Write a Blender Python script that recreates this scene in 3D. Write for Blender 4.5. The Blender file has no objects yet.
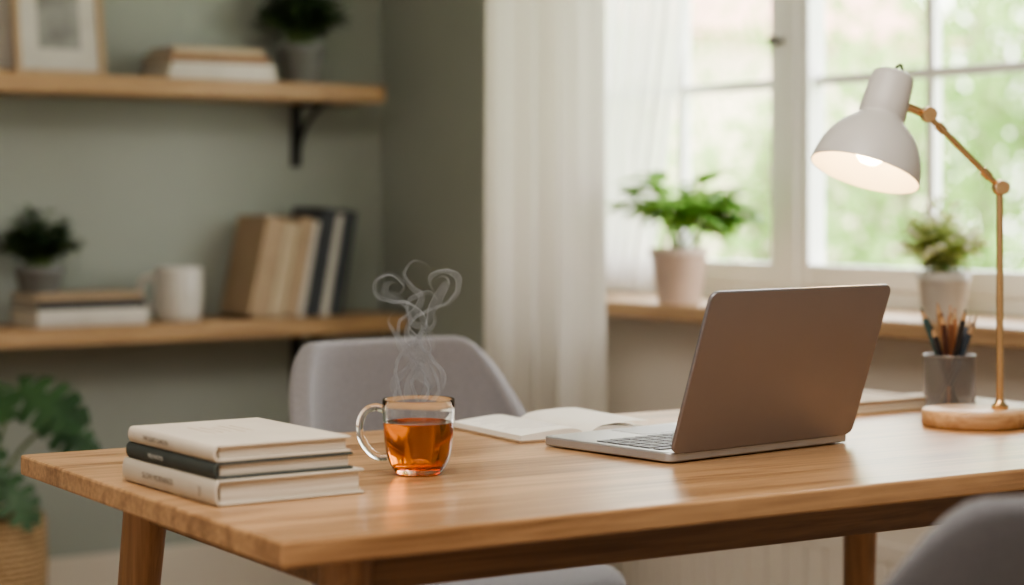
import bpy, math, random
from mathutils import Vector, Matrix, noise
random.seed(7)
S=bpy.context.scene
COL=S.collection
rad=math.radians

# ------------------------------------------------------------------ materials
def newmat(name):
    m=bpy.data.materials.new(name); m.use_nodes=True
    nt=m.node_tree
    for n in list(nt.nodes): nt.nodes.remove(n)
    out=nt.nodes.new('ShaderNodeOutputMaterial')
    return m,nt,out
def N(nt,t,ins=None,**props):
    n=nt.nodes.new(t)
    for k,v in props.items(): setattr(n,k,v)
    if ins:
        for k,v in ins.items():
            s=n.inputs[k]
            if isinstance(v,bpy.types.NodeSocket): nt.links.new(v,s)
            else: s.default_value=v
    return n
def MA(nt,op,a,b=None,c=None,clamp=False):
    ins={0:a}
    if b is not None: ins[1]=b
    if c is not None: ins[2]=c
    n=N(nt,'ShaderNodeMath',ins,operation=op); n.use_clamp=clamp
    return n.outputs[0]
def c4(c): return (c[0],c[1],c[2],1)
def ramp(nt,fac,stops):
    r=N(nt,'ShaderNodeValToRGB',{'Fac':fac})
    e=r.color_ramp.elements
    e[0].position=stops[0][0]; e[0].color=c4(stops[0][1])
    e[1].position=stops[-1][0]; e[1].color=c4(stops[-1][1])
    for p,c in stops[1:-1]:
        x=e.new(p); x.color=c4(c)
    return r.outputs['Color']
def pmat(name,color,rough=.6,metal=0,var=.08,nscale=12,bump=.0,bscale=200,**extra):
    m,nt,out=newmat(name)
    tc=N(nt,'ShaderNodeTexCoord')
    no=N(nt,'ShaderNodeTexNoise',{'Vector':tc.outputs['Object'],'Scale':nscale,'Detail':4})
    a=[max(0,c*(1-var)) for c in color]; b=[min(1,c*(1+var)) for c in color]
    col=ramp(nt,no.outputs['Fac'],[(.3,a),(.7,b)])
    ins={'Base Color':col,'Roughness':rough,'Metallic':metal}
    ins.update(extra)
    p=N(nt,'ShaderNodeBsdfPrincipled',ins)
    if bump>0:
        n2=N(nt,'ShaderNodeTexNoise',{'Vector':tc.outputs['Object'],'Scale':bscale,'Detail':2})
        bp=N(nt,'ShaderNodeBump',{'Height':n2.outputs['Fac'],'Strength':bump,'Distance':.002})
        nt.links.new(bp.outputs['Normal'],p.inputs['Normal'])
    nt.links.new(p.outputs[0],out.inputs['Surface'])
    return m
def wood(name,dark,light,axis=0,plank=None,rough=.4,grain=1.0,coat=0.0,gc=.17,pvar=.3):
    m,nt,out=newmat(name)
    tc=N(nt,'ShaderNodeTexCoord')
    vec=tc.outputs['Object']
    sep=N(nt,'ShaderNodeSeparateXYZ',{'Vector':vec})
    pv=None
    if plank:
        ca={'0':'Y','1':'X','2':'X'}[str(axis)]
        fl=MA(nt,'FLOOR',MA(nt,'DIVIDE',sep.outputs[ca],plank))
        wn=N(nt,'ShaderNodeTexWhiteNoise',{'W':fl},noise_dimensions='1D')
        pv=wn.outputs['Value']
        sc=N(nt,'ShaderNodeVectorMath',{0:wn.outputs['Color'],1:(7,7,7)},operation='MULTIPLY')
        ad=N(nt,'ShaderNodeVectorMath',{0:vec,1:sc.outputs[0]},operation='ADD')
        vec=ad.outputs[0]
    s1=[9,9,9]; s1[axis]=.9
    mp=N(nt,'ShaderNodeMapping',{'Vector':vec,'Scale':s1})
    n1=N(nt,'ShaderNodeTexNoise',{'Vector':mp.outputs[0],'Scale':1.6,'Detail':5,'Roughness':.6,'Distortion':.8})
    fr=MA(nt,'SINE',MA(nt,'MULTIPLY',n1.outputs['Fac'],18.0*grain))
    s2=[160,160,160]; s2[axis]=5
    mp2=N(nt,'ShaderNodeMapping',{'Vector':vec,'Scale':s2})
    n2=N(nt,'ShaderNodeTexNoise',{'Vector':mp2.outputs[0],'Scale':1.0,'Detail':3})
    f=MA(nt,'ADD',MA(nt,'ADD',MA(nt,'MULTIPLY',fr,gc),MA(nt,'MULTIPLY',n2.outputs['Fac'],.95)),.03)
    if plank:
        f=MA(nt,'SUBTRACT',MA(nt,'ADD',f,MA(nt,'MULTIPLY',pv,pvar)),pvar/2)
    mid=[(x+y)/2 for x,y in zip(dark,light)]
    col=ramp(nt,f,[(.15,dark),(.5,mid),(.85,light)])
    p=N(nt,'ShaderNodeBsdfPrincipled',{'Base Color':col,'Roughness':rough,'Coat Weight':coat,'Coat Roughness':.25})
    bp=N(nt,'ShaderNodeBump',{'Height':n2.outputs['Fac'],'Strength':.12,'Distance':.001})
    nt.links.new(bp.outputs['Normal'],p.inputs['Normal'])
    nt.links.new(p.outputs[0],out.inputs['Surface'])
    return m
def leafmat(name,c1,c2,trans=.35):
    m,nt,out=newmat(name)
    tc=N(nt,'ShaderNodeTexCoord')
    no=N(nt,'ShaderNodeTexNoise',{'Vector':tc.outputs['Object'],'Scale':9,'Detail':2})
    col=ramp(nt,no.outputs['Fac'],[(.35,c1),(.65,c2)])
    p=N(nt,'ShaderNodeBsdfPrincipled',{'Base Color':col,'Roughness':.45})
    t=N(nt,'ShaderNodeBsdfTranslucent',{'Color':col})
    mx=N(nt,'ShaderNodeMixShader',{0:trans,1:p.outputs[0],2:t.outputs[0]})
    nt.links.new(mx.outputs[0],out.inputs['Surface'])
    return m
def cloth(name,color,transl=.4,transp=0.0,weave=900):
    m,nt,out=newmat(name)
    tc=N(nt,'ShaderNodeTexCoord')
    no=N(nt,'ShaderNodeTexNoise',{'Vector':tc.outputs['Object'],'Scale':weave,'Detail':2})
    col=ramp(nt,no.outputs['Fac'],[(.3,[c*.92 for c in color]),(.7,[min(1,c*1.05) for c in color])])
    d=N(nt,'ShaderNodeBsdfDiffuse',{'Color':col})
    t=N(nt,'ShaderNodeBsdfTranslucent',{'Color':col})
    mx=N(nt,'ShaderNodeMixShader',{0:transl,1:d.outputs[0],2:t.outputs[0]})
    o=mx.outputs[0]
    if transp>0:
        tr=N(nt,'ShaderNodeBsdfTransparent')
        m2=N(nt,'ShaderNodeMixShader',{0:transp,1:o,2:tr.outputs[0]}); o=m2.outputs[0]
    nt.links.new(o,out.inputs['Surface'])
    return m
def fabric(name,color):
    m,nt,out=newmat(name)
    tc=N(nt,'ShaderNodeTexCoord')
    no=N(nt,'ShaderNodeTexNoise',{'Vector':tc.outputs['Object'],'Scale':350,'Detail':3})
    col=ramp(nt,no.outputs['Fac'],[(.3,[c*.82 for c in color]),(.7,[min(1,c*1.15) for c in color])])
    bp=N(nt,'ShaderNodeBump',{'Height':no.outputs['Fac'],'Strength':.3,'Distance':.001})
    p=N(nt,'ShaderNodeBsdfPrincipled',{'Base Color':col,'Roughness':.9,'Sheen Weight':.3,'Normal':bp.outputs[0]})
    nt.links.new(p.outputs[0],out.inputs['Surface'])
    return m
def emis(name,color,st):
    m,nt,out=newmat(name)
    e=N(nt,'ShaderNodeEmission',{'Color':c4(color),'Strength':st})
    nt.links.new(e.outputs[0],out.inputs['Surface']); return m

M_wallg=pmat('sage_wall_paint',(.385,.417,.382),.85,var=.03,nscale=3,bump=.1,bscale=150)
M_cream=pmat('cream_paint',(.74,.68,.61),.7,var=.02,nscale=3)
M_ceil=pmat('ceiling_paint',(.80,.78,.75),.9,var=.02)
M_white=pmat('white_gloss_paint',(.88,.88,.86),.35,var=.02)
M_floor=wood('floor_oak',(.28,.18,.11),(.48,.34,.23),1,plank=.14,rough=.5)
M_table=wood('oak_table_top',(.245,.125,.056),(.60,.36,.185),0,plank=.125,rough=.33,coat=.2,gc=.18,pvar=.12)
M_tleg=wood('oak_table_leg',(.20,.105,.048),(.44,.255,.13),2,rough=.45)
M_tend=wood('oak_edge',(.11,.06,.03),(.28,.16,.08),0,rough=.45)
M_shelf=wood('oak_shelf',(.32,.19,.095),(.57,.375,.21),0,rough=.5)
M_sill=wood('oak_sill',(.36,.225,.125),(.60,.41,.25),1,rough=.45)
M_lampwood=wood('beech_lamp_base',(.40,.215,.10),(.66,.42,.23),0,rough=.4)
M_frame=wood('pale_frame_wood',(.45,.32,.20),(.65,.5,.34),2,rough=.5)
M_black=pmat('black_iron',(.02,.02,.022),.5,metal=.3)
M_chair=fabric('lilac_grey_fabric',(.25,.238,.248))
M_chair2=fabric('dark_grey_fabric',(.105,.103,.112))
M_chleg=wood('chair_leg_wood',(.12,.07,.04),(.25,.15,.08),2,rough=.5)
M_curt=cloth('linen_curtain',(.71,.67,.61),.42)
M_sheer=cloth('sheer_curtain',(.90,.88,.86),.6,.25)
M_lap=pmat('laptop_aluminium',(.285,.272,.292),.36,metal=.7,var=.02,bump=.05,bscale=900)
M_lapb=pmat('laptop_base_aluminium',(.46,.455,.465),.35,metal=.6,var=.02)
M_key=pmat('laptop_keys',(.12,.12,.13),.5)
M_screen=pmat('screen_glass',(.01,.01,.012),.1)
M_page=pmat('paper',(.86,.83,.76),.8,var=.03,nscale=30)
def pagesmat():
    m,nt,out=newmat('page_block')
    tc=N(nt,'ShaderNodeTexCoord')
    mp=N(nt,'ShaderNodeMapping',{'Vector':tc.outputs['Object'],'Scale':(6,6,1500)})
    no=N(nt,'ShaderNodeTexNoise',{'Vector':mp.outputs[0],'Scale':1,'Detail':1})
    col=ramp(nt,no.outputs['Fac'],[(.35,(.52,.46,.37)),(.65,(.82,.77,.68))])
    p=N(nt,'ShaderNodeBsdfPrincipled',{'Base Color':col,'Roughness':.85})
    nt.links.new(p.outputs[0],out.inputs['Surface']); return m
M_pages=pagesmat()
M_bcream=pmat('cream_book_cloth',(.62,.55,.455),.7,bump=.2,bscale=700)
M_bcream2=pmat('ivory_book_cloth',(.56,.50,.41),.7,bump=.2,bscale=700)
M_bdark=pmat('dark_green_book_cloth',(.055,.065,.06),.7,bump=.2,bscale=700)
M_btan=pmat('tan_book_cloth',(.42,.31,.21),.7,bump=.2,bscale=700)
M_btan2=pmat('sand_book_cloth',(.52,.42,.30),.7)
M_bwhite=pmat('white_book_cloth',(.66,.62,.57),.7)
M_bbrown=pmat('brown_book_cloth',(.30,.17,.10),.7)
M_bnavy=pmat('charcoal_book_cloth',(.045,.05,.06),.6)
M_ink=pmat('ink',(.20,.17,.14),.7)
M_inkl=pmat('pale_foil',(.55,.55,.5),.5)
M_inkp=pmat('handwriting_ink',(.52,.50,.48),.7)
M_mug=pmat('white_ceramic',(.66,.63,.585),.3)
M_pot=pmat('blush_ceramic_pot',(.62,.50,.43),.6)
M_potg=pmat('grey_ceramic_pot',(.58,.55,.51),.6)
M_potd=pmat('slate_pot',(.20,.205,.20),.6)
M_soil=pmat('soil',(.05,.035,.02),.95,bump=.5)
M_l1=leafmat('bright_leaf',(.15,.32,.07),(.32,.50,.14),.5)
M_l2=leafmat('pale_leaf',(.52,.58,.24),(.74,.76,.42),.5)
M_l3=leafmat('dark_leaf',(.045,.085,.045),(.10,.16,.08),.25)
M_l4=leafmat('monstera_leaf',(.035,.095,.04),(.075,.165,.07),.3)
M_stem=pmat('green_stem',(.18,.27,.09),.6)
M_bloss=pmat('cream_blossom',(.85,.84,.68),.7)
M_lampw=pmat('lamp_enamel',(.66,.64,.61),.4,var=.01)
M_lampi=pmat('lamp_inner_enamel',(.92,.86,.74),.5,var=.01)
M_brass=pmat('brass',(.74,.50,.28),.27,metal=1)
M_bulb=emis('warm_bulb',(1,.72,.40),30)
def basketmat():
    m,nt,out=newmat('woven_seagrass')
    tc=N(nt,'ShaderNodeTexCoord')
    w=N(nt,'ShaderNodeTexWave',{'Vector':tc.outputs['Object'],'Scale':25,'Distortion':3,'Detail':2,'Detail Scale':4},bands_direction='Z')
    col=ramp(nt,w.outputs['Fac'],[(.2,(.25,.15,.07)),(.8,(.52,.36,.2))])
    bp=N(nt,'ShaderNodeBump',{'Height':w.outputs['Fac'],'Strength':.6,'Distance':.006})
    p=N(nt,'ShaderNodeBsdfPrincipled',{'Base Color':col,'Roughness':.85,'Normal':bp.outputs[0]})
    nt.links.new(p.outputs[0],out.inputs['Surface']); return m
M_basket=basketmat()
def glassmat(name,color,rough=0,ior=1.45):
    m,nt,out=newmat(name)
    p=N(nt,'ShaderNodeBsdfPrincipled',{'Base Color':c4(color),'Roughness':rough,'IOR':ior,'Transmission Weight':1.0})
    nt.links.new(p.outputs[0],out.inputs['Surface']); return m
M_glass=glassmat('clear_glass',(1,1,1))
M_tea=glassmat('black_tea',(.91,.25,.035),0,1.33)
m,nt,out=newmat('steam_vapour')
v=N(nt,'ShaderNodeVolumeScatter',{'Color':(1,1,1,1),'Density':330,'Anisotropy':.1})
nt.links.new(v.outputs[0],out.inputs['Volume']); M_steam=m
M_tree=leafmat('garden_leaf',(.20,.34,.10),(.42,.56,.22),.5)
M_bark=pmat('bark',(.3,.25,.2),.9)
M_grass=pmat('grass',(.3,.42,.2),.9,var=.3)
M_house=pmat('house_render',(.75,.6,.52),.9)
M_roof=pmat('roof_tile',(.5,.3,.24),.9)

# ------------------------------------------------------------------ geometry accumulator
class G:
    def __init__(s): s.v=[]; s.f=[]; s.m=[]
    def add(s,v,f,mi=0,M=None):
        o=len(s.v)
        for p in v:
            p=Vector(p)
            s.v.append(M@p if M else p)
        for q in f: s.f.append([i+o for i in q]); s.m.append(mi)
    def box(s,c,sz,mi=0,M=None):
        x,y,z=c; a,b,d=[k/2 for k in sz]
        v=[(x+i*a,y+j*b,z+k*d) for i in(-1,1) for j in(-1,1) for k in(-1,1)]
        f=[(0,1,3,2),(4,6,7,5),(0,4,5,1),(2,3,7,6),(0,2,6,4),(1,5,7,3)]
        s.add(v,f,mi,M)
    def lathe(s,prof,seg=48,mi=0,M=None,closed=False):
        v=[];f=[]
        for r,z in prof:
            for k in range(seg):
                a=2*math.pi*k/seg; v.append((r*math.cos(a),r*math.sin(a),z))
        n=len(prof)
        for i in range(n-1 if not closed else n):
            j=(i+1)%n
            for k in range(seg):
                l=(k+1)%seg
                f.append((i*seg+k,i*seg+l,j*seg+l,j*seg+k))
        s.add(v,f,mi,M)
    def tube(s,pts,r,seg=10,mi=0,M=None,ell=None):
        pts=[Vector(p) for p in pts]; n=len(pts)
        if not hasattr(r,'__len__'): r=[r]*n
        t0=(pts[1]-pts[0]).normalized()
        ref=Vector((0,0,1)) if abs(t0.z)<.9 else Vector((1,0,0))
        nrm=(ref-t0*ref.dot(t0)).normalized()
        v=[];f=[]
        for i,p in enumerate(pts):
            t=(pts[min(i+1,n-1)]-pts[max(i-1,0)]).normalized()
            nrm=(nrm-t*nrm.dot(t)).normalized(); b=t.cross(nrm)
            for k in range(seg):
                a=2*math.pi*k/seg
                e1,e2=(1,1)
                if ell: e1,e2=ell
                v.append(p+nrm*math.cos(a)*r[i]*e1+b*math.sin(a)*r[i]*e2)
        for i in range(n-1):
            for k in range(seg):
                l=(k+1)%seg
                f.append((i*seg+k,i*seg+l,(i+1)*seg+l,(i+1)*seg+k))
        f.append(tuple(reversed(range(seg)))); f.append(tuple(range((n-1)*seg,n*seg)))
        s.add(v,f,mi,M)
    def sphere(s,c,r,mi=0,seg=20,rings=12,sc=(1,1,1)):
        prof=[(max(1e-5,r*math.sin(math.pi*i/rings)),-r*math.cos(math.pi*i/rings)) for i in range(rings+1)]
        s.lathe(prof,seg,mi,Matrix.Translation(Vector(c))@Matrix.Diagonal(Vector((sc[0],sc[1],sc[2],1))))
    def rrect(s,w,d,h,r,c=(0,0,0),mi=0,M=None,seg=8):
        o=[]
        for cx,cy,a0 in((w/2-r,d/2-r,0),(-w/2+r,d/2-r,90),(-w/2+r,-d/2+r,180),(w/2-r,-d/2+r,270)):
            for k in range(seg+1):
                a=rad(a0+90*k/seg); o.append((cx+r*math.cos(a),cy+r*math.sin(a)))
        n=len(o)
        v=[(c[0]+x,c[1]+y,c[2]) for x,y in o]+[(c[0]+x,c[1]+y,c[2]+h) for x,y in o]
        f=[(k,(k+1)%n,n+(k+1)%n,n+k) for k in range(n)]
        f.append(tuple(reversed(range(n)))); f.append(tuple(range(n,2*n)))
        s.add(v,f,mi,M)
    def leaf(s,o,d,up,L,W,curl=.3,mi=0,n=5,fold=.15,pw=.8):
        o=Vector(o); d=Vector(d).normalized(); up=Vector(up)
        sd=d.cross(up)
        if sd.length<1e-3: sd=d.cross(Vector((1,0,0)))
        sd.normalize(); u=sd.cross(d)
        v=[];f=[]
        for i in range(n+1):
            t=i/n; w=W*math.sin(math.pi*min(1,max(0.0,t))**pw)+W*.02
            c=o+d*L*t-u*curl*L*t*t
            v+= [c-sd*w/2+u*fold*w,c,c+sd*w/2+u*fold*w]
        for i in range(n):
            a=3*i; f+=[(a,a+1,a+4,a+3),(a+1,a+2,a+5,a+4)]
        s.add(v,f,mi)
    def obj(s,name,mats,parent=None,loc=(0,0,0),rot=(0,0,0),smooth=True,bevel=0,bseg=2,solid=0,sub=0,ang=35):
        me=bpy.data.meshes.new(name)
        me.from_pydata([tuple(p) for p in s.v],[],s.f)
        if not isinstance(mats,(list,tuple)): mats=[mats]
        for m in mats: me.materials.append(m)
        me.polygons.foreach_set('material_index',s.m)
        me.update()
        if smooth:
            me.polygons.foreach_set('use_smooth',[True]*len(me.polygons))
            try: me.set_sharp_from_angle(angle=rad(ang))
            except Exception: pass
        ob=bpy.data.objects.new(name,me); COL.objects.link(ob)
        ob.location=loc; ob.rotation_euler=rot
        if parent: ob.parent=parent
        if solid:
            md=ob.modifiers.new('solid','SOLIDIFY'); md.thickness=solid; md.offset=0
        if bevel:
            md=ob.modifiers.new('bevel','BEVEL'); md.width=bevel; md.segments=bseg; md.limit_method='ANGLE'; md.angle_limit=rad(40)
        if sub:
            md=ob.modifiers.new('sub','SUBSURF'); md.levels=sub; md.render_levels=sub
        return ob
def empty(name,loc=(0,0,0),rz=0):
    e=bpy.data.objects.new(name,None); COL.objects.link(e)
    e.location=loc; e.rotation_euler=(0,0,rad(rz)); e.empty_display_size=.1
    return e
def catmull(pts,n=8):
    P=[Vector(p) for p in pts]; P=[2*P[0]-P[1]]+P+[2*P[-1]-P[-2]]
    out=[]
    for i in range(1,len(P)-2):
        for k in range(n):
            t=k/n; a,b,c,d=P[i-1],P[i],P[i+1],P[i+2]
            out.append(.5*((2*b)+(c-a)*t+(2*a-5*b+4*c-d)*t*t+(3*b-a-3*c+d)*t**3))
    out.append(P[-2]); return out

# ------------------------------------------------------------------ room
XW=2.85; YB=4.83; X0=-1.6; Y0=-1.6; CZ=2.6
g=G(); g.box(((X0+3.1)/2,(Y0+YB)/2+.1,-.05),(3.1-X0,YB-Y0+.2,.1)); g.obj('floor',M_floor,smooth=False)
g=G(); g.box(((X0+3.1)/2,(Y0+YB)/2+.1,CZ+.05),(3.1-X0,YB-Y0+.4,.1)); g.obj('ceiling',M_ceil,smooth=False)
g=G(); g.box(((X0+3.1)/2,YB+.1,CZ/2),(3.1-X0,.2,CZ)); g.obj('wall_back',M_wallg,smooth=False)
g=G(); g.box((X0-.1,(Y0+YB)/2,CZ/2),(.2,YB-Y0,CZ)); g.obj('wall_left',M_ceil,smooth=False)
g=G(); g.box(((X0+3.1)/2,Y0-.1,CZ/2),(3.1-X0+.2,.2,CZ)); g.obj('wall_front',M_ceil,smooth=False)
WY0,WY1,WZ0,WZ1=2.42,4.16,.80,2.25
g=G()
xc=(XW+3.1)/2; xs=3.1-XW
g.box((xc,(WY1+YB)/2,CZ/2),(xs,YB-WY1,CZ))
g.box((xc,(Y0+WY0)/2,CZ/2),(xs,WY0-Y0,CZ))
g.box((xc,(WY0+WY1)/2,WZ0/2),(xs,WY1-WY0,WZ0))
g.box((xc,(WY0+WY1)/2,(WZ1+CZ)/2),(xs,WY1-WY0,CZ-WZ1))
g.obj('wall_right',M_wallg,smooth=False)
g=G()
g.box((XW-.008,(Y0+4.02)/2,.40),(.016,4.02-Y0,.80))
g.box((XW-.02,(Y0+4.02)/2,.37),(.012,4.02-Y0,.035))
yy=Y0+.05
while yy<4.0:
    g.box((XW-.019,yy+.03,.22),(.010,.052,.27)); yy+=.06
g.obj('trim_1',M_cream,smooth=False,bevel=.002)
g=G(); g.box(((X0+XW)/2,YB-.009,.08),(XW-X0,.018,.16)); g.obj('baseboard_back',M_cream,smooth=False,bevel=.004)
g=G(); g.box((XW-.035,(Y0+4.0)/2+.4,.05),(.02,4.8-Y0-.9,.10)); g.obj('baseboard_right',M_cream,smooth=False,bevel=.004)

# window sill
g=G(); g.box((2.86,3.10,.8205),(.28,1.84,.035)); g.obj('trim_2',M_sill,smooth=False,bevel=.006)
# window
W=empty('window_1',(3.02,0,0))
g=G()
zb,zt=.838,2.23
def vbar(y,w,dx=0,t=.06,z0=zb,z1=zt): g.box((dx,y,(z0+z1)/2),(t,w,z1-z0))
def hbar(z,h,y0,y1,dx=0,t=.06): g.box((dx,(y0+y1)/2,z),(t,y1-y0,h))
vbar(4.14,.05); vbar(2.445,.05); hbar(zb+.018,.036,2.47,4.115,0,.056); hbar(zt,.05,2.47,4.115,0,.056)
vbar(3.291,.056,-.006,.078)
for a,b,mid in((3.315,4.12,3.70),(2.465,3.267,2.895)):
    vbar(a+.019,.038,-.012,.05,.875,2.2); vbar(b-.019,.038,-.012,.05,.875,2.2)
    hbar(.900,.05,a+.038,b-.038,-.012,.046); hbar(2.18,.04,a+.038,b-.038,-.012,.046)
    vbar(mid,.022,0,.026,.925,2.16)
    for z in(1.325,1.76):
        hbar(z,.022,a+.038,mid-.011,0,.024); hbar(z,.022,mid+.011,b-.038,0,.024)
g.obj('frame',M_white,W,smooth=False,bevel=.003)
g=G(); g.tube([(-.044,3.305,1.415),(-.066,3.305,1.415)],.007); g.sphere((-.072,3.305,1.415),.013)
g.obj('handle',pmat('aged_bronze',(.10,.09,.08),.5,metal=.5),W)

# curtains
def curtain(name,mat,x,ya,yb,z0,z1,amp,lam,taper=0,seed=0,n=160,nz=14):
    rnd=random.Random(seed); ph=[rnd.uniform(0,6) for _ in range(6)]
    g=G(); v=[];f=[]
    for j in range(nz+1):
        tz=j/nz; z=z0+(z1-z0)*tz
        for i in range(n+1):
            t=i/n; y=ya+(yb-ya)*t
            y=yb+(y-yb)*(1-taper*(1-tz)**1.0)
            s=t*(yb-ya)
            w=math.sin(2*math.pi*s/lam+ph[0]+.8*math.sin(s*9+ph[1])+.25*tz)
            w2=math.sin(2*math.pi*s/(lam*.43)+ph[2])*.25
            v.append((x+amp*(w+w2)*(.8+.3*(1-tz)),y+.006*math.sin(2*math.pi*s/lam*2+ph[3]),z))
    for j in range(nz):
        for i in range(n):
            a=j*(n+1)+i; f.append((a,a+1,a+n+2,a+n+1))
    g.add(v,f)
    return g.obj(name,mat,ang=180)
curtain('linen_curtain',M_curt,2.555,3.45,3.83,.02,2.38,.036,.10,0.0,3)
curtain('sheer_curtain',M_sheer,2.935,3.42,4.10,.86,2.22,.014,.07,.45,5)
g=G(); g.tube([(2.58,2.0,2.4),(2.58,4.3,2.4)],.012); g.sphere((2.58,2.0,2.4),.025); g.sphere((2.58,4.3,2.4),.025)
g.tube([(2.58,2.1,2.4),(2.85,2.1,2.4)],.008); g.tube([(2.58,4.2,2.4),(2.85,4.2,2.4)],.008)
g.obj('curtain_rod',M_black)

# ------------------------------------------------------------------ table
T=empty('wooden_desk',(1.64,1.98,0),-2.4)
tw,td=1.53,.75
g=G(); g.box((0,0,.7375),(tw,td,.025)); g.obj('top',M_table,T,smooth=False,bevel=.003)
g=G()
ax,ay=tw/2-.13,td/2-.12
g.box((-.04,-ay,.698),(2*ax-.06,.02,.054)); g.box((-.04,ay+.015,.698),(2*ax-.06,.02,.054))
g.box((-ax,0,.698),(.02,2*ay,.054)); g.box((ax-.10,0,.698),(.02,2*ay,.054))
g.obj('apron',M_tend,T,smooth=False,bevel=.002)
for i,(sx,sy) in enumerate(((-1,-1),(-1,1),(1,-1),(1,1))):
    g=G()
    px=-ax if sx<0 else ax-.11
    py=-ay if sy<0 else ay+.022
    pts=[];rr=[]
    for k in range(9):
        t=k/8; pts.append((px+sx*.055*t*(1 if sx<0 else .3),py+sy*.04*t,.7245-.7245*t)); rr.append(.028-.011*t)
    g.tube(pts,rr,20)
    g.obj('leg_%d'%(i+1),M_tleg,T)

# ------------------------------------------------------------------ books
def book(parent,name,c,w,l,h,cov,M=None):
    x,y,z=c; t=.0028
    g=G()
    g.box((x,y,z+t/2),(w,l,t),0,M); g.box((x,y,z+h-t/2),(w,l,t),0,M)
    n=8; v=[];f=[]
    for k in range(n+1):
        a=math.pi*(k/n-.5)
        xo=x-w/2-.005*math.cos(a)+.001; zo=z+h/2+(h/2)*math.sin(a)
        for yy in(y-l/2,y+l/2):
            v.append((xo,yy,zo)); v.append((xo+.0035,yy,z+h/2+(h/2-t*.6)*math.sin(a)))
    for k in range(n):
        a=4*k;b=4*(k+1)
        f+=[(a,a+2,b+2,b),(a+1,b+1,b+3,a+3),(a,b,b+1,a+1),(a+2,a+3,b+3,b+2)]
    g.add(v,f,0,M)
    g.box((x+.0,y,z+h/2),(w-.008,l-.008,h-2*t),1,M)
    return g.obj(name,[cov,M_pages],parent,smooth=True,bevel=.0008,ang=30)
def text(parent,name,body,size,loc,rot,mat):
    cu=bpy.data.curves.new(name,'FONT'); cu.body=body; cu.size=size; cu.extrude=.0001; cu.align_x='CENTER'; cu.align_y='CENTER'
    cu.materials.append(mat)
    o=bpy.data.objects.new(name,cu); COL.objects.link(o); o.parent=parent; o.location=loc; o.rotation_euler=rot
B=empty('book_stack',(.988,1.980,.7505))
book(B,'book_bottom',(.004,.0,0),.172,.236,.0265,M_bcream2)
book(B,'book_middle',(.0,.0,.0267),.160,.225,.0175,M_bdark)
book(B,'book_top',(-.001,-.002,.0444),.158,.218,.0175,M_bcream)
spr=(rad(90),0,rad(-90))
text(B,'title_bottom','SLOW MORNINGS',.0095,(-.0877,.02,.0135),spr,M_ink)
text(B,'title_bottom_mark','||',.012,(-.0877,-.085,.0135),spr,M_ink)
text(B,'title_middle','FIELD NOTES',.0065,(-.0855,.03,.0355),spr,M_inkl)
text(B,'title_top','THE QUIET GARDEN',.0070,(-.0855,.03,.0535),spr,M_ink)
g=G()
for k in range(5):
    g.box((-.035+.012*k,.02,.06205),(.0015,.07-.012*(k%3),.0002))
g.obj('cover_print',M_btan2,B,smooth=False)

# ------------------------------------------------------------------ tea mug
TM=empty('glass_tea_mug',(1.207,1.960,.7505),-34.3); TM.scale=(1.0,1.0,1.04)
outer=[(1e-4,0),(.022,0),(.026,.001),(.029,.005),(.034,.013),(.0375,.024),(.0395,.038),(.0408,.055),(.0415,.070),(.0418,.081),(.0414,.0825)]
inner=[(.0402,.0825),(.0398,.081),(.0395,.070),(.0388,.055),(.0375,.038),(.0355,.025),(.0318,.0155),(.026,.0105),(.015,.009),(1e-4,.009)]
g=G(); g.lathe(outer+inner,64)
g.obj('cup',M_glass,TM,ang=60)
g=G()
hp=catmull([(-.0398,0,.071),(-.050,0,.0735),(-.061,0,.069),(-.0675,0,.056),(-.066,0,.040),(-.057,0,.026),(-.046,0,.0185),(-.0362,0,.0185)],6)
g.tube(hp,[.0042]*len(hp),14,ell=(1,1.2)); g.obj('handle',M_glass,TM)
g=G()
tp=[(1e-4,.0088),(.015,.0088),(.0262,.0103),(.0320,.0153),(.0357,.0249),(.0377,.0379),(.0390,.055),(.0389,.0575),(.036,.0570),(1e-4,.0570)]
g.lathe(tp,64); g.obj('tea',M_tea,TM,ang=60)
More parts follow.
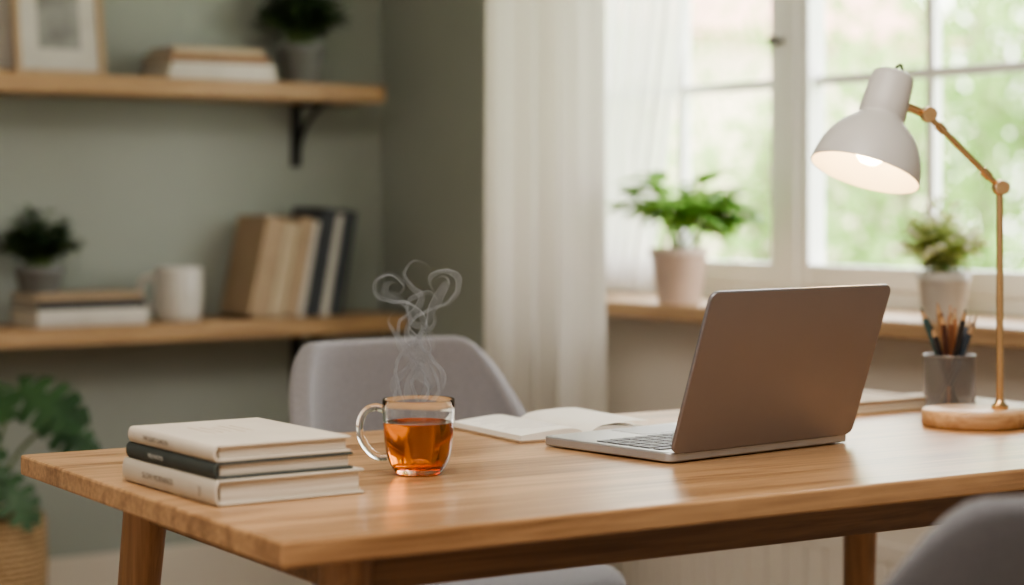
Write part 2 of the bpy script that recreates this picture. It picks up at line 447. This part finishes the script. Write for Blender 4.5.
# steam: thin folded lens-section veils of real scattering vapour
g=G(); sc=.00117
def veil(pts,wmax,ph,tw,seed,n=17,taper=.35,th0=.00075,ox=0,oy=0):
    P=catmull([Vector(((x-420)*sc+ox,y+oy,(470-z)*sc)) for x,z,y in pts],12)
    NN=len(P); grid=[]
    for i,p in enumerate(P):
        t=i/(NN-1); tan=(P[min(i+1,NN-1)]-P[max(i-1,0)]).normalized()
        nr=Vector((tan.z,0,-tan.x)); nr.normalize()
        a=ph+tw*t+.9*math.sin(t*9+seed)
        wd=(nr*math.cos(a)+Vector((0,1,0))*math.sin(a))
        w=wmax*(1-t*(1-taper))*(.7+.4*math.sin(t*14+seed*2))*min(1,(1-t)*5+.08)
        row=[]
        for k in range(n):
            s=-1+2*k/(n-1); q=p+wd*s*w
            q+=noise.noise_vector(Vector((q.x*40+seed*5,q.y*40,q.z*36)))*.0045
            q+=noise.noise_vector(Vector((q.x*110+seed*9,q.y*110,q.z*90)))*.0012
            q+=nr*.0022*math.sin(s*4.0+t*16+seed)*min(1,(1-t)*4)
            row.append(q)
        grid.append(row)
    top=[];bot=[]
    for i in range(NN):
        t=i/(NN-1)
        for k in range(n):
            s=-1+2*k/(n-1)
            du=grid[i][min(k+1,n-1)]-grid[i][max(k-1,0)]; dv=grid[min(i+1,NN-1)][k]-grid[max(i-1,0)][k]
            nn=du.cross(dv)
            nn=nn.normalized() if nn.length>1e-12 else Vector((0,1,0))
            th=th0*((1-s*s)**1.3)*min(1,t*9+.15)*min(1,(1-t)*3.5+.02)*.5+1e-6
            top.append(grid[i][k]+nn*th); bot.append(grid[i][k]-nn*th)
    M_=len(top); vv=top+bot; ff=[]
    for i in range(NN-1):
        for k in range(n-1):
            a=i*n+k
            ff.append((a,a+1,a+n+1,a+n)); ff.append((M_+a,M_+a+n,M_+a+n+1,M_+a+1))
        a=i*n; ff.append((a,a+n,M_+a+n,M_+a)); a=i*n+n-1; ff.append((a,M_+a,M_+a+n,a+n))
    for k in range(n-1):
        ff.append((k,M_+k,M_+k+1,k+1)); a=(NN-1)*n+k; ff.append((a,a+1,M_+a+1,M_+a))
    g.add(vv,ff)
R=[
 ([(404,404,0),(399,388,.002),(398,372,.004),(403,358,.0),(414,346,-.004),(425,334,0),(424,321,.004),(411,312,.004),(393,309,.002),(380,302,0),(377,292,-.004),(385,284,-.006),(397,284,-.002),(405,292,.004),(401,301,.006),(393,299,.005)],.0085,.2,4.0,1),
 ([(434,404,0),(440,388,-.003),(437,371,.0),(426,358,.004),(413,346,.004),(408,333,.002),(416,321,0),(432,313,-.004),(448,306,-.003),(458,296,0),(457,284,.004),(446,278,.006),(434,282,.002),(431,292,-.004),(439,299,-.006),(447,294,-.004)],.0085,1.2,-4.5,2),
 ([(420,404,.006),(427,388,.006),(425,372,.002),(410,358,-.004),(400,345,-.006),(403,330,-.002),(415,318,.004),(421,304,.006),(413,292,.003),(409,280,0),(417,271,-.004),(429,272,-.003),(434,280,0)],.0075,2.4,5,3),
 ([(412,404,-.008),(408,390,-.006),(415,375,-.002),(428,362,.004),(434,348,.004),(427,335,0),(413,326,-.003),(407,314,-.005),(414,303,-.004),(427,300,0),(436,306,.003),(432,313,.004)],.0075,.9,-3.4,4),
 ([(427,404,-.004),(442,390,-.006),(444,374,-.004),(433,360,.0),(421,350,.004),(422,338,.006),(433,329,.003),(436,318,0),(428,308,0)],.0065,3.0,3.0,5),
 ([(398,404,.004),(396,386,.006),(406,374,.004),(413,360,.0),(407,347,-.003),(396,337,-.003),(392,324,.001),(400,315,.004)],.0060,1.8,4.0,6),
 ([(416,404,.002),(412,385,.004),(420,366,0),(422,350,-.003),(412,336,0),(408,320,.003),(400,306,.002),(388,296,0),(392,288,0),(401,290,.002)],.012,.5,2.2,8),
 ([(424,404,-.002),(430,385,-.003),(418,366,0),(416,348,.003),(426,332,0),(431,318,-.003),(442,300,-.002),(449,288,0),(441,284,0),(434,289,.003)],.012,1.6,-2.4,9),
]
for pts,w,ph,tw_,sd in R: veil(pts,w,ph,tw_,sd)
g.obj('steam',M_steam,TM,ang=180)

# ------------------------------------------------------------------ laptop
L=empty('laptop',(1.66,1.878,.7505),6)
LW,LD,LH=.328,.232,.207
g=G(); g.rrect(LW,LD,.0115,.012,(0,LD/2,.0015)); g.obj('base',M_lapb,L,bevel=.002,bseg=3)
g=G()
for r_ in range(5):
    for k in range(14):
        g.box((-.1430+k*.022,.055+r_*.0195,.0138),(.0185,.016,.0012))
g.box((0,.0345,.0138),(.305,.012,.0012)); 
g.obj('keyboard',M_key,L,smooth=False,bevel=.0005)
g=G(); g.rrect(.11,.065,.0003,.004,(0,.188,.0131)); g.obj('trackpad',M_lap,L,smooth=False)
g=G(); g.tube([(-.14,.004,.0125),(.14,.004,.0125)],.0045,12); g.obj('hinge',M_key,L)
g=G()
Ml=Matrix.Translation((0,.002,.013))@Matrix.Rotation(rad(19),4,'X')@Matrix.Translation((0,0,LH/2))@Matrix.Rotation(rad(90),4,'X')
g.rrect(LW,LH,.0055,.012,(0,0,0),0,Ml); 
g.obj('lid',M_lap,L,bevel=.0015,bseg=3)
g=G(); g.rrect(LW-.013,LH-.016,.0006,.006,(0,0,-.0006),0,Ml); g.obj('screen',M_screen,L)
g=G()
for sx in(-.145,.145):
    for sy in(.02,.21): g.lathe([(1e-4,0),(.006,0),(.006,.002),(1e-4,.002)],16,0,Matrix.Translation((sx,sy,0)))
g.obj('feet',M_key,L)

# ------------------------------------------------------------------ open notebook
NB=empty('open_notebook',(1.580,2.222,.7505),-5)
g=G()
g.rrect(.210,.198,.0025,.004,(0,0,0)); g.obj('cover',M_btan,NB,smooth=False)
def pz(t): return .0025+.0165*(1-math.exp(-t*8))*(1-.62*t)
g=G(); gi=G()
for sd in(-1,1):
    v=[];f=[];n=18
    for i in range(n+1):
        t=i/n; x=sd*(.0005+.101*t)
        for yv in(-.0955,.0955): v.append((x,yv,pz(t)))
    b=len(v)
    for i in range(n+1):
        t=i/n; x=sd*(.0005+.101*t)
        for yv in(-.0955,.0955): v.append((x,yv,.0025))
    for i in range(n):
        a=2*i; f+=[(a,a+2,a+3,a+1),(b+a,a,a+2,b+a+2),(b+a+1,b+a+3,a+3,a+1)]
    f.append((b+2*n,b+2*n+1,2*n+1,2*n))
    g.add(v,f)
    # a lifted loose page
    for k in range(11):
        yv=.078-.0135*k
        t0,t1=.22,(.62,.86,.80,.88,.74)[k%5]
        pts=[(sd*(.0005+.101*(t0+(t1-t0)*j/6)),yv,pz(t0+(t1-t0)*j/6)+.0001) for j in range(7)]
        gi.tube(pts,.00028,4)
v=[];f=[]
for i in range(13):
    t=i/12; x=.0005+.097*t; z=pz(t)+.010*math.sin(math.pi*min(1,t*.62))*t
    for yv in(-.095,.095): v.append((x,yv,z))
for i in range(12): a=2*i; f.append((a,a+2,a+3,a+1))
g.add(v,f)
g.obj('pages',M_page,NB,ang=40); gi.obj('handwriting',M_inkp,NB)
g=G()
g.tube([(.002,-.098,.004),(.002,-.03,.0045),(.002,.098,.004)],.0008,6); g.obj('ribbon',M_bbrown,NB)

# closed notebook
CN=empty('closed_notebook',(2.125,2.235,.7505),0)
g=G(); g.rrect(.19,.20,.0022,.006,(0,0,0),0); g.rrect(.19,.20,.0022,.006,(0,0,.0158),0); g.rrect(.184,.194,.0136,.005,(-.001,0,.0022),1)
g.box((-.094,0,.009),(.003,.188,.0175),0)
g.obj('notebook_body',[M_btan2,M_pages],CN,bevel=.0006)
g=G(); g.box((.07,0,.0183),(.006,.2008,.0006)); g.obj('elastic_band',M_bbrown,CN,smooth=False)

# ------------------------------------------------------------------ pencil holder
PH=empty('pencil_holder',(2.25,2.125,.7505))
R=.0385; Hc=.080
g=G()
for sgn in(-1,1):
    for k in range(34):
        pts=[]
        for j in range(11):
            a=2*math.pi*k/34+sgn*j/10*1.1
            pts.append(((R-.0006)*math.cos(a),(R-.0006)*math.sin(a),.002+(Hc-.004)*j/10))
        g.tube(pts,.0005,5)
for z in(.0015,Hc): 
    g.tube([(R*math.cos(2*math.pi*k/40),R*math.sin(2*math.pi*k/40),z) for k in range(41)],.0014,8)
g.obj('etched_pattern',pmat('silver_wire',(.33,.31,.30),.35,metal=.5),PH)
m_cup,nt_,o_=newmat('smoked_glass')
tcx=N(nt_,'ShaderNodeTexCoord'); nz_=N(nt_,'ShaderNodeTexNoise',{'Vector':tcx.outputs['Object'],'Scale':60})
pb=N(nt_,'ShaderNodeBsdfPrincipled',{'Base Color':(.25,.235,.225,1),'Roughness':.2})
tb=N(nt_,'ShaderNodeBsdfTransparent',{'Color':(.95,.95,.95,1)})
mb=N(nt_,'ShaderNodeMixShader',{0:MA(nt_,'ADD',MA(nt_,'MULTIPLY',nz_.outputs['Fac'],.2),.36),1:pb.outputs[0],2:tb.outputs[0]})
nt_.links.new(mb.outputs[0],o_.inputs['Surface'])
g=G(); g.lathe([(1e-4,.001),(R-.002,.001),(R-.002,Hc-.001)],40); g.obj('cup',m_cup,PH)
pc=[(.50,.20,.08),(.05,.06,.07),(.05,.13,.14),(.42,.24,.12),(.10,.04,.03),(.03,.03,.035),(.50,.32,.17),(.05,.08,.13),(.55,.22,.09),(.16,.09,.05),(.04,.10,.11),(.03,.03,.04),(.30,.13,.07),(.04,.07,.11),(.48,.31,.17)]
mlead=pmat('pencil_tip_wood',(.60,.41,.25),.7)
rp=random.Random(5)
for i,c in enumerate(pc):
    a=2*math.pi*i/len(pc)*2.0+.3; rr_=.032 if i%3 else .014
    b=Vector((-.35*rr_*math.cos(a),-.35*rr_*math.sin(a),.004))
    ln=.134+.030*rp.random()
    top=Vector((rr_*1.45*math.cos(a),rr_*1.45*math.sin(a),ln))
    d=(top-b).normalized()
    g=G(); g.tube([b,b+d*(ln-.022)],.0043,6,0); g.tube([b+d*(ln-.022),b+d*(ln-.010)],[.0043,.0018],6,1); g.tube([b+d*(ln-.010),b+d*(ln-.003)],[.0018,.0003],6,0)
    g.obj('pencil_%d'%(i+1),[pmat('pencil_paint_%d'%i,c,.4),mlead],PH,ang=20)

# ------------------------------------------------------------------ desk lamp
LP=empty('desk_lamp',(2.11,1.945,.7505),-34.3)
g=G(); g.lathe([(1e-4,0),(.071,0),(.0735,.002),(.0735,.019),(.071,.0225),(1e-4,.0225)],72); g.obj('base',M_lampwood,LP,ang=60)
px_=.035
g=G()
g.tube([(px_,.0,.022),(px_,.0,.325)],.0050,16)
g.lathe([(1e-4,.0225),(.012,.0225),(.012,.027),(.007,.031),(.0055,.036)],24,0,Matrix.Translation((px_,0,0)))
J1=Vector((px_,0,.332)); J2=Vector((-.066,0,.434))
d=(J2-J1).normalized()
g.tube([J1,J2],.0046,14)
g.tube([J1+d*.02,J1+d*.034],.0065,14); g.tube([J2-d*.034,J2-d*.02],.0065,14)
for J in(J1,J2):
    g.sphere(J,.0115)
    g.tube([J+Vector((0,-.015,0)),J+Vector((0,.015,0))],.0085,18)
    g.tube([J+Vector((0,-.021,0)),J+Vector((0,-.014,0))],.0100,18)
u=Vector((.31,.22,.925)).normalized()
RC=Vector((-.159,-.03,.352))
A=RC+u*.112
g.tube([J2,A+(J2-A)*.3],.0065,14)
g.obj('brass_arm',M_brass,LP,ang=50)
q=Vector((0,0,1)).rotation_difference(u).to_matrix().to_4x4()
Ms=Matrix.Translation(RC)@q
po=[(.0770,0),(.0765,.006),(.0745,.018),(.0700,.034),(.0625,.050),(.0520,.064),(.0400,.075),(.0335,.081),(.0325,.084),(.0325,.086),(.0335,.088),(.0325,.110),(.0305,.140),(.0290,.147),(.024,.1505),(1e-4,.152)]
pi_=[(1e-4,.078),(.03,.075),(.0390,.072),(.0508,.061),(.0612,.047),(.0686,.032),(.0731,.017),(.0750,.006),(.0756,0)]
g=G(); g.lathe(po,64,0,Ms); g.lathe(pi_,64,1,Ms); g.lathe([(.0756,0),(.0770,0)],64,0,Ms)
g.obj('shade',[M_lampw,M_lampi],LP,ang=50)
g=G(); g.lathe([(1e-4,.014),(.012,.016),(.0215,.026),(.0245,.038),(.0215,.050),(.013,.064),(.012,.076)],32,0,Ms); g.obj('bulb',M_bulb,LP,ang=80)
tp_=RC+u*.151
cp=catmull([tp_,tp_+Vector((.003,0,.008)),tp_+Vector((.010,.003,.012)),tp_+Vector((.013,.006,.004))],6)
g=G(); g.tube(cp,.0022,8); g.obj('cord_stub',M_black,LP)

# ------------------------------------------------------------------ chairs
def chair(loc,rz,fab):
    C=empty('upholstered_chair',loc,rz)
    g=G(); v=[];f=[];nu=40;nv=12
    rx,ry=.216,.215
    for i in range(nu+1):
        uu=-1+2*i/nu; a=uu*rad(100)
        e=.72
        sx=math.copysign(abs(math.sin(a))**e,math.sin(a)); sy=math.copysign(abs(math.cos(a))**e,math.cos(a))
        aa=abs(math.degrees(a))
        t=min(1,max(0,(aa-30)/70)); t=t*t*(3-2*t)
        top=.833-.24*t
        bot=.43
        for j in range(nv+1):
            tz=j/nv; z=bot+(top-bot)*tz
            fl=.86+.14*math.sin(tz*math.pi*.62)+(.05*(z-.43)/.4)
            v.append((rx*sx*fl,ry*sy*fl+.03*(z-.43)/.4,z))
    for i in range(nu):
        for j in range(nv):
            a=i*(nv+1)+j; f.append((a,a+1,a+nv+2,a+nv+1))
    g.add(v,f)
    o=g.obj('backrest',fab,C,ang=180,solid=.035)
    b=o.modifiers.new('b','BEVEL'); b.width=.014; b.segments=4; b.limit_method='ANGLE'; b.angle_limit=rad(50)
    g=G(); g.rrect(.44,.46,.065,.17,(0,-.02,.425),seg=12); o=g.obj('seat',fab,C,ang=60); 
    b=o.modifiers.new('b','BEVEL'); b.width=.024; b.segments=5; b.limit_method='ANGLE'
    for k,(sx,sy) in enumerate(((-1,-1),(1,-1),(-1,1),(1,1))):
        g=G(); g.tube([(sx*.14,sy*.14-.01,.43),(sx*.20,sy*.20-.01,0)],[.017,.010],16); g.obj('leg_%d'%(k+1),M_chleg,C)
    g=G(); g.box((0,-.01,.415),(.30,.30,.02)); g.obj('under_frame',M_chleg,C,smooth=False)
    return C
chair((1.705,2.64,0),0,M_chair)
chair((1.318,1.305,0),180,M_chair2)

# ------------------------------------------------------------------ shelves
def shelf(z,x1,bx):
    E=empty('wall_shelf',(0,0,0))
    g=G(); g.box(((x1-.2)/2,4.715,z-.0225),(x1+.2,.23,.045)); g.obj('board',M_shelf,E,smooth=False,bevel=.003)
    for n_,b in enumerate(bx):
        g=G()
        g.box((b,4.825,z-.045-.085),(.026,.008,.17)); g.box((b,4.735,z-.049),(.026,.18,.008))
        pts=catmull([(b,4.818,z-.19),(b,4.80,z-.14),(b,4.76,z-.095),(b,4.69,z-.055)],6)
        g.tube(pts,.0075,8)
        g.obj('bracket_%d'%(n_+1),M_black,E)
shelf(1.37,2.73,(.6,2.58))
shelf(.757,2.80,(.6,2.58))
# picture frame
F=empty('picture_frame',(1.875,4.735,1.3715)); F.rotation_euler=(rad(-9),0,0)
g=G(); w,h,b_=.235,.31,.016
g.box((-w/2+b_/2,0,h/2),(b_,.018,h)); g.box((w/2-b_/2,0,h/2),(b_,.018,h)); g.box((0,0,b_/2),(w-2*b_,.018,b_)); g.box((0,0,h-b_/2),(w-2*b_,.018,b_))
g.obj('frame',M_frame,F,smooth=False,bevel=.002)
g=G(); g.box((0,.002,h/2),(w-.02,.006,h-.02)); g.obj('mat_board',pmat('mat_board',(.72,.70,.66),.8),F,smooth=False)
g=G(); g.box((0,-.0015,h/2-.005),(.11,.002,.16)); g.obj('print',pmat('faded_print',(.34,.345,.34),.8,var=.35,nscale=14),F,smooth=False)
F2=empty('picture_frame',(1.70,4.77,1.3715)); F2.rotation_euler=(rad(-6),0,0)
g=G(); w,h=.17,.24
g.box((-w/2+b_/2,0,h/2),(b_,.016,h)); g.box((w/2-b_/2,0,h/2),(b_,.016,h)); g.box((0,0,b_/2),(w-2*b_,.016,b_)); g.box((0,0,h-b_/2),(w-2*b_,.016,b_)); g.box((0,.003,h/2),(w-.02,.004,h-.02),1)
g.obj('frame',[M_shelf,M_potg],F2,smooth=False,bevel=.002)

def stack(loc,items):
    E=empty('shelf_book_stack',loc); z=0
    for i,(l,d_,h,mt,ox) in enumerate(items):
        M=Matrix.Rotation(rad(90),4,'Z')
        book(E,'book_%d'%(i+1),(0,0,z),d_,l,h,mt,Matrix.Translation((ox,0,0))@M)
        z+=h+.0003
    return z
stack((2.255,4.70,1.3705),[(.30,.18,.022,M_bwhite,0),(.29,.18,.020,M_bwhite,.003),(.28,.17,.020,M_bbrown,-.005),(.25,.16,.018,M_btan2,-.005)])
zt_=stack((1.905,4.70,.7575),[(.285,.19,.042,M_bwhite,0),(.28,.18,.018,M_bnavy,.0),(.275,.17,.020,M_btan,-.005)])
R_=empty('book_row',(2.335,4.71,.7575))
x=0
for i,(t,h,dp,mt) in enumerate([(.056,.262,.17,M_btan),(.042,.250,.165,M_btan2),(.040,.262,.17,M_btan),(.020,.255,.16,M_bwhite),(.042,.285,.175,M_bnavy),(.024,.27,.17,M_potg),(.038,.28,.175,M_bnavy)]):
    ang=(12,12,12,11,11,10,10)[i]
    g=G(); c=.0025
    M=Matrix.Translation((x+t,0,.0002))@Matrix.Rotation(rad(ang),4,'Y')
    g.box((-t+c/2,0,h/2),(c,dp,h),0,M); g.box((-c/2,0,h/2),(c,dp,h),0,M); g.box((-t/2,-dp/2+c/2,h/2),(t-2*c,c,h),0,M)
    g.box((-t/2,.002,h/2),(t-2*c-.0004,dp-.008,h-.008),1,M)
    g.obj('book_%d'%(i+1),[mt,M_pages],R_,smooth=False,bevel=.001)
    x+=t/math.cos(rad(ang))+.001
SM=empty('ceramic_mug',(2.165,4.68,.7575),-34)
g=G(); g.lathe([(1e-4,0),(.048,0),(.055,.004),(.059,.02),(.061,.06),(.060,.132),(.0585,.136),(.056,.133),(.0565,.06),(.053,.015),(1e-4,.01)],48); g.obj('cup',M_mug,SM,ang=60)
hp=catmull([(-.058,0,.107),(-.082,0,.110),(-.096,0,.087),(-.092,0,.057),(-.075,0,.037),(-.058,0,.035)],6)
g=G(); g.tube(hp,.0085,12); g.obj('handle',M_mug,SM)

# ------------------------------------------------------------------ plants
def pot(parent,r0,r1,h,mat):
    g=G(); g.lathe([(1e-4,0),(r0,0),(r0+.002,.003),(r1,h-.018),(r1+.003,h-.016),(r1+.003,h-.002),(r1+.001,h),(r1-.004,h),(r1-.006,h-.02),(1e-4,h-.02)],48); g.obj('pot',mat,parent,ang=50)
    g=G(); g.lathe([(1e-4,h-.012),(r1-.005,h-.014)],32); g.obj('soil',M_soil,parent)
def leafy(parent,h,R,Hh,n,L,W,lm,seed,droop=.35,lps=5,up0=.5,sy=1.0,st=.4,ymax=None,blossom=0,sp=.5):
    rnd=random.Random(seed); g=G(); s=G(); bl=G()
    for i in range(n):
        az=rnd.uniform(0,2*math.pi); el=rnd.uniform(.05,1)
        tip=Vector((math.cos(az)*R*math.sqrt(el),math.sin(az)*R*math.sqrt(el)*sy,h+Hh*(1-.65*el)*rnd.uniform(.55,1.0)))
        b=Vector((rnd.uniform(-1,1)*R*sp*.5,rnd.uniform(-1,1)*R*sp*.5*sy,h-.014))
        mid=(b+tip)/2+Vector((0,0,Hh*.14))-Vector((math.cos(az),math.sin(az)*sy,0))*R*.06
        pts=catmull([b,mid,tip],5); s.tube(pts,.0016 if L>.05 else .001,5)
        for k in range(lps):
            q=pts[min(len(pts)-1,int(len(pts)*(st+(1-st)*(k+1)/lps)))]
            a2=az+rnd.uniform(-1.3,1.3)
            dr=Vector((math.cos(a2),math.sin(a2)*sy,rnd.uniform(-.25,up0)))
            g.leaf(q,dr,(0,0,1),L*rnd.uniform(.7,1.15),W*rnd.uniform(.8,1.15),droop*rnd.uniform(.5,1.4),0,5)
        if blossom and i%2==0:
            for k in range(3):
                bl.sphere(tip+Vector((rnd.uniform(-.01,.01),rnd.uniform(-.01,.01),rnd.uniform(0,.012))),.0042,0,8,5)
    if ymax is not None:
        for G_ in(g,s):
            for p in G_.v:
                if p.y>ymax*.6: p.y=ymax*.6+(p.y-ymax*.6)*.25
                if p.y>ymax: p.y=ymax
    g.obj('leaves',lm,parent,ang=180); s.obj('stems',M_stem,parent)
    if blossom: bl.obj('blossoms',M_bloss,parent)
P1=empty('potted_plant',(2.785,3.430,.8385),-58); pot(P1,.045,.062,.122,M_pot); leafy(P1,.122,.150,.185,30,.078,.046,M_l1,21,.35,5,.8,.62,.25,sp=.6)
P2=empty('potted_plant',(2.790,2.65,.8385)); pot(P2,.037,.047,.092,M_potg); leafy(P2,.092,.078,.135,75,.028,.017,M_l2,12,.2,8,.9,st=.15,blossom=1,sp=.8)
P3=empty('potted_plant',(1.80,4.69,.7575+zt_+.0005)); pot(P3,.044,.058,.065,M_potd); leafy(P3,.065,.095,.15,90,.042,.013,M_l3,13,.2,8,.9,ymax=.12,st=.2)
P4=empty('potted_plant',(2.525,4.69,1.3705)); pot(P4,.046,.062,.105,M_potd); leafy(P4,.105,.11,.20,100,.050,.016,M_l3,14,.2,8,.9,ymax=.12,st=.2)

# monstera in basket
MP=empty('monstera_plant',(1.515,4.30,0),-34.3)
g=G(); g.lathe([(1e-4,0),(.118,0),(.128,.02),(.142,.15),(.146,.27),(.142,.36),(.138,.371),(.130,.368),(.134,.27),(.120,.30),(1e-4,.30)],56); g.obj('basket',M_basket,MP,ang=60)
g=G(); g.lathe([(1e-4,.335),(.134,.33)],32); g.obj('soil',M_soil,MP)
def monstera(g,o,d,up,L,W,curl):
    o=Vector(o); d=Vector(d).normalized(); up=Vector(up).normalized()
    sd=d.cross(up).normalized(); u_=sd.cross(d)
    n=48
    for sg in(-1,1):
        v=[];f=[]
        for i in range(n+1):
            t=i/n
            w=W/2*(math.sin(math.pi*(t*.92+.06))**.6)*(1-.25*t)
            ph=(t*5.0+ (0.0 if sg>0 else .35))%1
            if .12<t<.92 and ph<.26: w*=.36
            c=o+d*L*t-u_*curl*L*t*t
            bk=-.18*L*(1-t)**3
            fw=.14*L
            for s_ in(0,.5,1):
                v.append(c+sd*sg*w*s_+d*((bk*1.0+fw*t)*s_)+u_*(.10*w*s_-.22*w*s_*s_))
        for i in range(n):
            a=3*i; f+=[(a,a+1,a+4,a+3),(a+1,a+2,a+5,a+4)]
        g.add(v,f)
g=G(); s=G()
ml=[((.10,-.06,.655),(.75,-.4,-.25),.16,.15),((.15,.00,.575),(.8,-.1,-.45),.12,.11),((.00,-.10,.57),(.3,-.5,-.6),.16,.15),((-.05,-.05,.63),(-.2,-.5,-.3),.16,.14),
    ((-.02,-.12,.46),(.1,-.4,-.7),.15,.14),((-.12,-.08,.53),(-.6,-.3,-.5),.16,.15),((.07,-.12,.47),(.6,-.3,-.6),.12,.11),((.04,-.08,.66),(.3,-.6,-.2),.12,.12)]
for o,d,Ls,Ws in ml:
    o=Vector(o)
    monstera(g,o,d,(0,-.75,.65) ,Ls,Ws,.25)
    pts=catmull([(o.x*.15,o.y*.15,.33),(o.x*.45,o.y*.4,(.33+o.z)/2+.03),o],6); s.tube(pts,.004,8)
g.obj('leaves',M_l4,MP,ang=180); s.obj('stems',M_stem,MP)

# ------------------------------------------------------------------ garden
g=G(); g.box((18,8,-.35),(29.6,40,.1)); g.obj('garden_ground',M_grass,smooth=False)
def tree(x,y,h,cr,n,seed,z0=.9):
    rnd=random.Random(seed); E=empty('garden_tree',(x,y,-.3))
    s=G(); s.tube(catmull([(0,0,0),(.05,.03,h*.3),(-.04,.05,h*.6),(0,0,h*.9)],5),[.07-.003*k for k in range(16)],10)
    blobs=[]
    for k in range(16):
        a=rnd.uniform(0,6.28); r=rnd.uniform(.2,1)*cr; zz=rnd.uniform(z0,h)
        c=Vector((math.cos(a)*r,math.sin(a)*r,zz)); blobs.append(c)
        s.tube(catmull([(0,0,zz*.6),(c.x*.5,c.y*.5,zz*.75),c],4),.014,6)
    s.obj('trunk',M_bark,E)
    g=G()
    for k in range(n):
        c=rnd.choice(blobs); 
        p=c+Vector((rnd.gauss(0,.28),rnd.gauss(0,.28),rnd.gauss(0,.22)))
        d=Vector((rnd.uniform(-1,1),rnd.uniform(-1,1),rnd.uniform(-.8,.4)))
        g.leaf(p,d,(0,0,1),rnd.uniform(.09,.16),rnd.uniform(.05,.08),.2,0,2)
    g.obj('leaves',M_tree,E,ang=180)
tree(9.6,13.2,3.4,1.0,1500,1)
tree(9.0,8.2,3.8,1.2,2600,2)
tree(8.2,6.6,3.2,1.0,2600,3)
tree(11.5,10.4,4.4,1.5,2400,4)
tree(11.5,15.2,3.6,1.3,1200,5)
tree(8.0,9.0,1.8,.9,1800,6,.5)
tree(7.6,7.4,1.9,.8,2000,7,.4)
H=empty('neighbour_house',(15,19.5,-.3))
g=G(); g.box((0,0,1.6),(6,5,3.2),0); g.add([(-3.3,-2.8,3.2),(3.3,-2.8,3.2),(3.3,2.8,3.2),(-3.3,2.8,3.2),(-3.3,0,5),(3.3,0,5)],[(0,1,5,4),(2,3,4,5),(0,4,3),(1,2,5),(0,3,2,1)],1)
g.obj('house_body',[M_house,M_roof],H,smooth=False)

# ------------------------------------------------------------------ light
w=bpy.data.worlds.new('World'); S.world=w; w.use_nodes=True
nt=w.node_tree
bg=nt.nodes['Background']
tc=N(nt,'ShaderNodeTexCoord'); sp=N(nt,'ShaderNodeSeparateXYZ',{'Vector':tc.outputs['Generated']})
rc=ramp(nt,sp.outputs['Z'],[(.0,(1.0,.975,.93)),(.5,(.96,.97,.98))])
nt.links.new(rc,bg.inputs['Color']); bg.inputs['Strength'].default_value=8.5
def area(name,loc,rot,size,power,color,sy=None):
    l=bpy.data.lights.new(name,'AREA'); l.energy=power; l.color=color; l.size=size
    if sy: l.shape='RECTANGLE'; l.size_y=sy
    o=bpy.data.objects.new(name,l); COL.objects.link(o); o.location=loc; o.rotation_euler=rot; return o
area('fill_light',(.5,1.0,2.55),(0,0,0),1.8,64,(1,.93,.85))  # unseen area light added under the ceiling as soft warm fill
po_=area('window_portal',(3.12,3.29,1.53),(0,rad(90),0),1.45,1,(1,1,1),1.75)
po_.data.cycles.is_portal=True
sl=bpy.data.lights.new('sun','SUN'); sl.energy=9; sl.angle=rad(3); sl.color=(1,.95,.85)
so=bpy.data.objects.new('sun',sl); COL.objects.link(so)
so.rotation_euler=Vector((.5,.35,-.8)).to_track_quat('-Z','Y').to_euler()

# ------------------------------------------------------------------ camera
cd=bpy.data.cameras.new('camera'); co=bpy.data.objects.new('camera',cd); COL.objects.link(co)
co.location=(0,0,1.065); co.rotation_euler=(rad(90),0,rad(-34.3))
cd.lens=70.3; cd.sensor_width=36; cd.shift_y=-.0903
cd.dof.use_dof=True; cd.dof.focus_distance=2.42; cd.dof.aperture_fstop=2.6
cd.clip_start=.05
S.camera=co
S.view_settings.view_transform='AgX'
try: S.view_settings.look='AgX - Medium High Contrast'
except Exception as e: print(e)
S.view_settings.exposure=0.15
